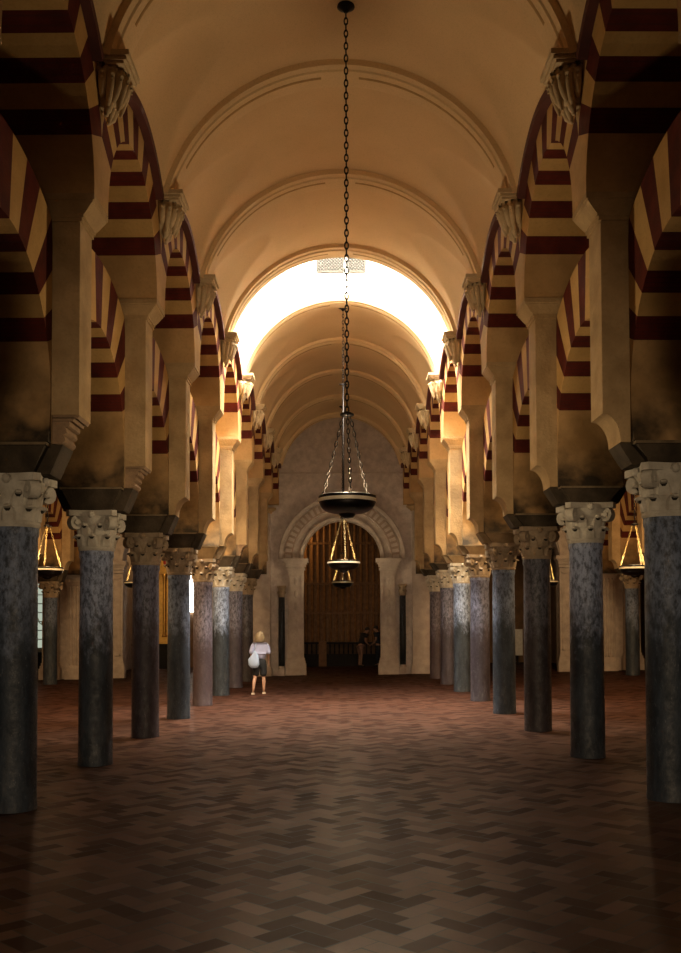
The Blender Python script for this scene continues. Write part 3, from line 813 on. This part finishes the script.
mb.obj('window_bars', M['stucco'], o)
t = thing('candelabrum', (-13.1, 42.2, FZ(-13.1)), 'tall candelabrum standing before the pale green window', 'candelabrum')
mb = MB(); mb.lathe([(.2, 0), (.2, .05), (.05, .15), (.03, .6), (.07, .8), (.03, 1.0), (.03, 2.0), (.08, 2.1), (.03, 2.2), (.03, 2.5)], 12); mb.obj('stem', M['brass'], t, True)
for s_ in (-1, 0, 1):
    mb = MB(); mb.tube([(0, 0, 2.0), (s_ * .15, 0, 2.1), (s_ * .3, 0, 2.45)], .02, 6); mb.obj('arm', M['brass'], t)
    mb = MB(); mb.lathe([(.035, 2.45), (.035, 2.85), (.01, 2.88)], 8, (s_ * .3, 0, 0)); mb.obj('candle', M['paper'], t, True)
t = tag(link('chest', None) if False else thing('chest', (-12.75, 41.3, FZ(-12.75)), 'dark wooden chest on the floor below the pale green window', 'chest'))
mb = MB(); mb.box(-.8, .8, -.3, .3, .05, .75); mb.obj('body', M['darkwood'], t)
mb = MB(); mb.box(-.84, .84, -.34, .34, .75, .85); mb.obj('lid', M['darkwood'], t)
for a in (-.7, .7):
    mb = MB(); mb.box(a - .06, a + .06, -.28, .28, 0, .05); mb.obj('foot', M['darkwood'], t)
t = thing('notice_stand', (7.75, 42.3, FZ(7.75)), 'small white notice stand in the dark chapel across the nave', 'sign')
mb = MB(); mb.box(-.22, .22, -.02, .02, .35, 1.5); mb.obj('panel', M['paper'], t)
mb = MB(); mb.box(-.24, .24, -.15, .15, 0, .05); mb.box(-.03, .03, -.015, .03, .05, .4); mb.obj('stand_foot', M['darkwood'], t)

# ================================================================== hanging lamps
def chain_mb(p0, p1, link_len, r, mb=None):
    mb = mb or MB(); p0, p1 = Vector(p0), Vector(p1); d = p1 - p0; n = max(2, int(d.length / (link_len * .82))); d.normalize()
    u = d.cross(Vector((0, 1, 0.01))); u.normalize(); v = d.cross(u)
    step = (p1 - p0).length / n
    for i in range(n):
        c = p0 + d * step * (i + .5); a = u if i % 2 else v
        h, w_ = link_len * .5, link_len * .22
        mb.tube([c + d * h * math.sin(t) + a * w_ * math.cos(t) for t in [2 * PI * j / 10 for j in range(10)]], r, 5, 0, True)
    return mb
def lamp(x, y, zr, R, ztop, label, zhub, pole=None, power=14, link_len=.095):
    t = thing('hanging_lamp', (x, y, zr), label, 'lamp', 'hanging bowl lamps'); t['kind'] = 'thing'
    top = ztop - zr; hub = zhub - zr
    mb = MB(); mb.lathe([(.10, top + .02), (.11, top - .02), (.05, top - .05), (.02, top - .09)], 16); mb.obj('ceiling_rose', M['iron'], t, True)
    if pole:
        pt = pole - zr
        chain_mb((0, 0, top - .08), (0, 0, pt), link_len, .009).obj('chain', M['iron'], t, True)
        mb = MB(); mb.tube([(0, 0, pt + .03), (0, 0, hub)], .024, 8); mb.tube([(-.1, 0, pt), (.1, 0, pt)], .016, 6); mb.obj('rod', M['iron'], t, True)
    else:
        chain_mb((0, 0, top - .08), (0, 0, hub + .03), link_len, .0095).obj('chain', M['iron'], t, True)
    mb = MB(); mb.lathe([(.02, hub + .05), (.085, hub + .02), (.085, hub), (.02, hub - .02)], 16); mb.obj('hub', M['iron'], t, True)
    for i in range(3):
        a = -PI / 2 + i * 2 * PI / 3 + .12
        p = (R * .93 * math.cos(a), R * .93 * math.sin(a), .03)
        chain_mb((.05 * math.cos(a), .05 * math.sin(a), hub), p, link_len * .8, .0075).obj('bowl_chain', M['iron'] if R < .355 else (M['chainmetal'] if abs(x) < 1 else M['brass']), t, True)
    mb = MB()
    prof = [(R * .96, .03), (R, .025), (R, -.02), (R * .985, -.055)]
    for i in range(9):
        a = i / 8 * PI / 2; prof.append((R * (.30 + .66 * math.cos(a)), -.06 - .37 * R * math.sin(a)))
    prof += [(R * .27, -.42 * R - .06), (R * .2, -.50 * R - .06), (.02, -.53 * R - .06)]
    inner = [(.02, -.30 * R - .03), (R * .6, -.24 * R - .03), (R * .93, -.06), (R * .93, .03)]
    mb.lathe(prof + inner + [prof[0]], 40, cap=False); mb.obj('bowl', M['iron'], t, True, 50)
    mb = MB(); mb.lathe([(R * .999, -.05), (R * 1.025, -.045), (R * 1.015, -.008), (R * .999, -.008)], 40, cap=False); mb.obj('rim_band', M['silver'], t, True, 40)
    mb = MB()
    for i in range(6):
        a = i * PI / 3 + .3; mb.lathe([(.03, -.04), (.04, .0), (.045, .03)], 10, (R * .55 * math.cos(a), R * .55 * math.sin(a), -.03))
    mb.obj('oil_glass', M['flame'], t, True)
    l = bpy.data.lights.new('lamp_light', 'POINT'); l.energy = power; l.color = (1, .74, .42); l.shadow_soft_size = .12
    lo = bpy.data.objects.new('lamp_light', l); C.objects.link(lo); lo.parent = t; lo.location = (0, 0, .10)
    return t
CROWN = ZS + BV
lamp(.075, 11.6, 3.36, .35, CROWN, 'largest bowl lamp, nearest of the three down the nave centre', 4.37, None, 190)
lamp(.06, 22.9, 3.33, .385, CROWN - .0, 'middle bowl lamp of the nave, hung on a long rod', 4.37, 7.60, 110)
lamp(.05, 33.4, 3.32, .37, CROWN, 'smallest-looking bowl lamp of the nave, before the end portal', 4.3, None, 70)
for sx in (-1, 1):
    nm = "woman's row" if sx < 0 else 'opposite row'
    lamp(sx * 6.75, 22.0, 3.13, .36, 9.58, 'gold-chained bowl lamp in the aisle seen behind the first column of the %s' % nm, 4.10, None, 50)
    lamp(sx * 6.65, 31.0, 3.22, .36, 9.58, 'bowl lamp hanging deepest in the aisle behind the third column of the %s' % nm, 4.2, None, 30)
t = thing('sanctuary_lamp', (7.45, 41.5, 2.62), 'tiny lit lamp glowing in the dark chapel across from the woman', 'lamp'); t['kind'] = 'thing'
mb = MB(); mb.lathe([(.02, -.1), (.08, -.03), (.09, .03)], 12); mb.obj('cup', M['brass'], t, True)
mb = MB(); mb.ball((0, 0, .05), (.04, .04, .06), 8, 6); mb.obj('flame', M['flame'], t, True)
chain_mb((0, 0, 4.28), (0, 0, .1), .1, .008).obj('chain', M['brass'], t, True)
def warm(name, loc, e, col=(1, .58, .22), r=.15):
    l = bpy.data.lights.new(name, 'POINT'); l.energy = e; l.color = col; l.shadow_soft_size = r
    o = bpy.data.objects.new(name, l); C.objects.link(o); o.location = loc
warm('chapel_lamp', (-2.2, 41.6, 5.75), 60)
warm('altar_lamp', (-7.9, 41.4, 5.4), 35)

# ================================================================== people
def skinned(name, joints, edges, mat, parent=None, sub=2):
    """one continuous skinned body: joints {id: (x, y, z, r or (rx, ry))}"""
    ids = list(joints); me = bpy.data.meshes.new(name)
    me.from_pydata([joints[i][:3] for i in ids], [(ids.index(a), ids.index(b)) for a, b in edges], [])
    o = link(name, me, parent)
    md = o.modifiers.new('skin', 'SKIN'); md.use_smooth_shade = True
    sv = me.skin_vertices[0].data
    for n, i in enumerate(ids):
        r = joints[i][3]; sv[n].radius = r if isinstance(r, tuple) else (r, r)
        sv[n].use_root = (n == 0)
    o.modifiers.new('sub', 'SUBSURF').levels = sub
    o.modifiers['sub'].render_levels = sub
    dg = bpy.context.evaluated_depsgraph_get()
    baked = bpy.data.meshes.new_from_object(o.evaluated_get(dg))
    o.modifiers.clear(); o.data = baked; baked.materials.clear(); baked.materials.append(mat)
    baked.polygons.foreach_set('use_smooth', [True] * len(baked.polygons))
    return o
def hand(J, E, wrist, d, side, thumb):
    """five unequal bent fingers as separate branches of the body skeleton; d points along the hand"""
    w_ = Vector(J[wrist][:3]); d = Vector(d).normalized(); s_ = Vector(side).normalized(); n = d.cross(s_)
    p = wrist + '_palm'; c = w_ + d * .055; J[p] = (*c, .026); E.append((wrist, p))
    for i, (off, ln) in enumerate(((-.030, .066), (-.010, .078), (.010, .074), (.030, .058))):
        b = c + d * .035 + s_ * off; m_ = b + d * ln * .5 + n * .008; e = b + d * ln * .92 + n * .028
        ks = ['%s_f%d%d' % (wrist, i, q) for q in range(3)]
        J[ks[0]] = (*b, .011); J[ks[1]] = (*m_, .009); J[ks[2]] = (*e, .0075)
        E += [(p, ks[0]), (ks[0], ks[1]), (ks[1], ks[2])]
    b = w_ + d * .035 + s_ * thumb * .036; e = b + d * .04 + s_ * thumb * .022 + n * .012
    J[wrist + '_t0'] = (*b, .012); J[wrist + '_t1'] = (*e, .009); E += [(wrist, wrist + '_t0'), (wrist + '_t0', wrist + '_t1')]
def person(loc, rz, J, E, label):
    t = thing('person', loc, label, 'person', None, rz); t['kind'] = 'thing'
    return t
# woman walking away: +y is her way, +x her right side
t = person((-2.20, 25.95, FZ(-2.2)), math.radians(3), None, None, 'blond woman in pale blouse and black shorts walking away with a pale blue bag')
J = {'pel': (0, 0, .90, (.135, .10)), 'spine': (0, .01, 1.06, (.115, .085)), 'chest': (0, .02, 1.24, (.14, .095)), 'upch': (0, .01, 1.34, (.12, .08)),
     'neck': (0, .01, 1.43, .048), 'jaw': (0, .035, 1.50, (.062, .07)), 'head': (0, .02, 1.57, (.074, .088)), 'crown': (0, .01, 1.635, (.05, .06)), 'nose': (0, .118, 1.525, .012),
     'shr': (.165, .0, 1.335, .052), 'elr': (.235, -.05, 1.08, .038), 'wrr': (.225, .06, .88, .026),
     'shl': (-.165, .0, 1.335, .052), 'ell': (-.225, -.04, 1.08, .038), 'wrl': (-.235, .03, .87, .026),
     'hpr': (.085, 0, .83, .092), 'knr': (.10, .02, .46, .055), 'clr': (.105, -.03, .30, .052), 'anr': (.105, -.05, .09, .032), 'ter': (.115, .10, .03, .028),
     'hpl': (-.085, 0, .83, .092), 'knl': (-.13, -.03, .46, .055), 'cll': (-.15, -.16, .33, .052), 'anl': (-.165, -.24, .13, .032), 'tel': (-.18, -.13, .03, .028),
     'earr': (.085, .02, 1.53, .014), 'earl': (-.085, .02, 1.53, .014)}
E = [('pel', 'spine'), ('spine', 'chest'), ('chest', 'upch'), ('upch', 'neck'), ('neck', 'jaw'), ('jaw', 'head'), ('head', 'crown'), ('jaw', 'nose'),
     ('upch', 'shr'), ('shr', 'elr'), ('elr', 'wrr'), ('upch', 'shl'), ('shl', 'ell'), ('ell', 'wrl'),
     ('pel', 'hpr'), ('hpr', 'knr'), ('knr', 'clr'), ('clr', 'anr'), ('anr', 'ter'), ('pel', 'hpl'), ('hpl', 'knl'), ('knl', 'cll'), ('cll', 'anl'), ('anl', 'tel'), ('head', 'earr'), ('head', 'earl')]
hand(J, E, 'wrr', (0, .15, -1), (0, 1, .1), 1); hand(J, E, 'wrl', (0, .1, -1), (0, 1, .1), 1)
skinned('body', J, E, M['skin'], t)
J = {'c': (0, .015, 1.22, (.175, .125)), 'd': (0, .01, 1.36, (.13, .095)), 'b': (0, .01, 1.08, (.165, .125)), 'a': (0, .01, .88, (.185, .14)),
     'r': (.175, 0, 1.335, .072), 'r2': (.225, -.03, 1.15, .075), 'r3': (.24, -.045, 1.05, .072), 'l': (-.175, 0, 1.335, .072), 'l2': (-.22, -.03, 1.15, .075), 'l3': (-.232, -.04, 1.05, .072)}
skinned('blouse', J, [('c', 'd'), ('c', 'b'), ('b', 'a'), ('d', 'r'), ('r', 'r2'), ('r2', 'r3'), ('d', 'l'), ('l', 'l2'), ('l2', 'l3')], M['blouse'], t)
J = {'p': (0, 0, 1.0, (.16, .125)), 'p2': (0, 0, .86, (.175, .14)), 'r': (.085, 0, .74, .112), 'r2': (.095, .01, .45, .095), 'l': (-.085, 0, .74, .112), 'l2': (-.12, -.02, .45, .095)}
skinned('shorts', J, [('p', 'p2'), ('p2', 'r'), ('r', 'r2'), ('p2', 'l'), ('l', 'l2')], M['navy'], t)
mb = MB(); rg = []
for z, rx, ry, yo in ((1.38, .085, .05, -.045), (1.40, .125, .085, -.02), (1.47, .135, .11, .0), (1.55, .128, .118, .005), (1.62, .10, .10, .01), (1.665, .045, .05, .01), (1.675, .01, .01, .01)):
    rg.append([(rx * math.cos(2 * PI * j / 20), yo + min(ry * math.sin(2 * PI * j / 20), .055 if z < 1.6 else 1), z) for j in range(20)])
mb.loft(rg); mb.obj('hair', M['hair_blond'], t, True)
for s_, (x, y, z) in ((1, (.11, .02, .0)), (-1, (-.175, -.2, .0))):
    mb = MB(); mb.loft([[(x - .045, y - .1, z), (x + .04, y - .1, z), (x + .048, y + .12, z), (x - .04, y + .12, z)], [(x - .04, y - .1, z + .05), (x + .038, y - .1, z + .05), (x + .04, y + .11, z + .035), (x - .035, y + .11, z + .035)]])
    mb.obj('sandal', M['shoe'], t, True, 40)
bg = tag(bpy.data.objects.new('shoulder_bag', None), 'pale blue cloth bag hanging at the blond woman\'s side', 'bag'); C.objects.link(bg)
bg.location = (-2.20 - .15, 25.95 - .21, .67); bg.scale = (.82, .82, .95)
mb = MB(); rg = []
for z, rx, ry in ((0, .05, .02), (.02, .12, .05), (.10, .185, .075), (.25, .18, .075), (.37, .11, .055), (.46, .04, .03), (.50, .015, .015)):
    rg.append([(rx * math.cos(2 * PI * j / 16) - .06 * (z - .2) + .05 * (z > .3), ry * math.sin(2 * PI * j / 16), z) for j in range(16)])
mb.loft(rg); mb.obj('pouch', M['bag'], bg, True)
mb = MB(); mb.tube([(.02, 0, .48), (.04, -.02, .55), (.055, -.015, .62), (.07, .06, .70)], .014, 6); mb.obj('strap', M['bag'], bg, True)
# two visitors beyond the portal: one bends towards the other
def visitor(loc, rz, lean, top, bottom, label, shorts=True):
    t = person(loc, rz, None, None, label)
    L = lambda z, x=0, y=0: (x, y + lean * max(0, z - .95), z - .25 * lean * max(0, z - .95))
    J = {'pel': (*L(.95), (.15, .11)), 'spine': (*L(1.12), (.135, .10)), 'chest': (*L(1.32), (.165, .11)), 'upch': (*L(1.44), (.14, .09)), 'neck': (*L(1.53, 0, .02), .055),
         'jaw': (*L(1.60, 0, .06), (.068, .075)), 'head': (*L(1.67, 0, .05), (.08, .092)), 'crown': (*L(1.74, 0, .03), (.055, .065)), 'nose': (*L(1.62, 0, .15), .013),
         'shr': (*L(1.43, .20), .06), 'elr': (*L(1.15, .26, .03), .045), 'wrr': (*L(1.0, .22, .22), .03), 'shl': (*L(1.43, -.20), .06), 'ell': (*L(1.15, -.26, .03), .045), 'wrl': (*L(.98, -.22, .2), .03),
         'hpr': (.09, 0, .88, .10), 'knr': (.11, .02, .49, .06), 'anr': (.11, -.02, .09, .038), 'ter': (.12, .13, .035, .032), 'hpl': (-.09, 0, .88, .10), 'knl': (-.11, .04, .49, .06), 'anl': (-.11, 0, .09, .038), 'tel': (-.12, .15, .035, .032),
         'earr': (*L(1.64, .092, .04), .015), 'earl': (*L(1.64, -.092, .04), .015)}
    E = [('pel', 'spine'), ('spine', 'chest'), ('chest', 'upch'), ('upch', 'neck'), ('neck', 'jaw'), ('jaw', 'head'), ('head', 'crown'), ('jaw', 'nose'), ('upch', 'shr'), ('shr', 'elr'), ('elr', 'wrr'), ('upch', 'shl'), ('shl', 'ell'), ('ell', 'wrl'),
         ('pel', 'hpr'), ('hpr', 'knr'), ('knr', 'anr'), ('anr', 'ter'), ('pel', 'hpl'), ('hpl', 'knl'), ('knl', 'anl'), ('anl', 'tel'), ('head', 'earr'), ('head', 'earl')]
    hand(J, E, 'wrr', (0, .8, -.5), (1, 0, 0), -1); hand(J, E, 'wrl', (0, .8, -.5), (1, 0, 0), 1)
    skinned('body', J, E, M['skin'], t)
    J = {'c': (*L(1.32), (.19, .135)), 'd': (*L(1.45), (.15, .105)), 'b': (*L(1.12), (.175, .13)), 'a': (*L(.88), (.185, .14)), 'r': (*L(1.43, .20), .08), 'r2': (*L(1.26, .24, .02), .075), 'l': (*L(1.43, -.20), .08), 'l2': (*L(1.26, -.24, .02), .075)}
    skinned('shirt', J, [('c', 'd'), ('c', 'b'), ('b', 'a'), ('d', 'r'), ('r', 'r2'), ('d', 'l'), ('l', 'l2')], top, t)
    zk = .50 if shorts else .1
    J = {'p': (0, 0, 1.02, (.17, .13)), 'r': (.09, 0, .84, .115), 'r2': (.11, .02, zk, .085 if shorts else .06), 'l': (-.09, 0, .84, .115), 'l2': (-.11, .03, zk, .085 if shorts else .06)}
    skinned('shorts' if shorts else 'trousers', J, [('p', 'r'), ('r', 'r2'), ('p', 'l'), ('l', 'l2')], bottom, t)
    mb = MB(); c = L(1.70, 0, .025); mb.ball(c, (.098, .105, .09), 14, 10); mb.obj('hair', M['hair_dark'], t, True)
    for s_, y in ((1, .04), (-1, .06)):
        x = s_ * .115; mb = MB(); mb.loft([[(x - .05, y - .11, 0), (x + .05, y - .11, 0), (x + .05, y + .14, 0), (x - .05, y + .14, 0)], [(x - .045, y - .1, .09), (x + .045, y - .1, .09), (x + .04, y + .12, .05), (x - .04, y + .12, .05)]]); mb.obj('shoe', M['blackcloth'], t, True, 40)
visitor((.80, 41.2, FZ(.8)), math.radians(-65), .42, M['blackcloth'], M['pinkcloth'], 'visitor in black shirt and faded shorts leaning forward beyond the nave portal')
visitor((1.60, 41.55, FZ(1.6)), math.radians(75), .12, M['bluecloth'], M['bluecloth'], 'visitor in dark blue clothes against the portal jamb, faced by another', False)
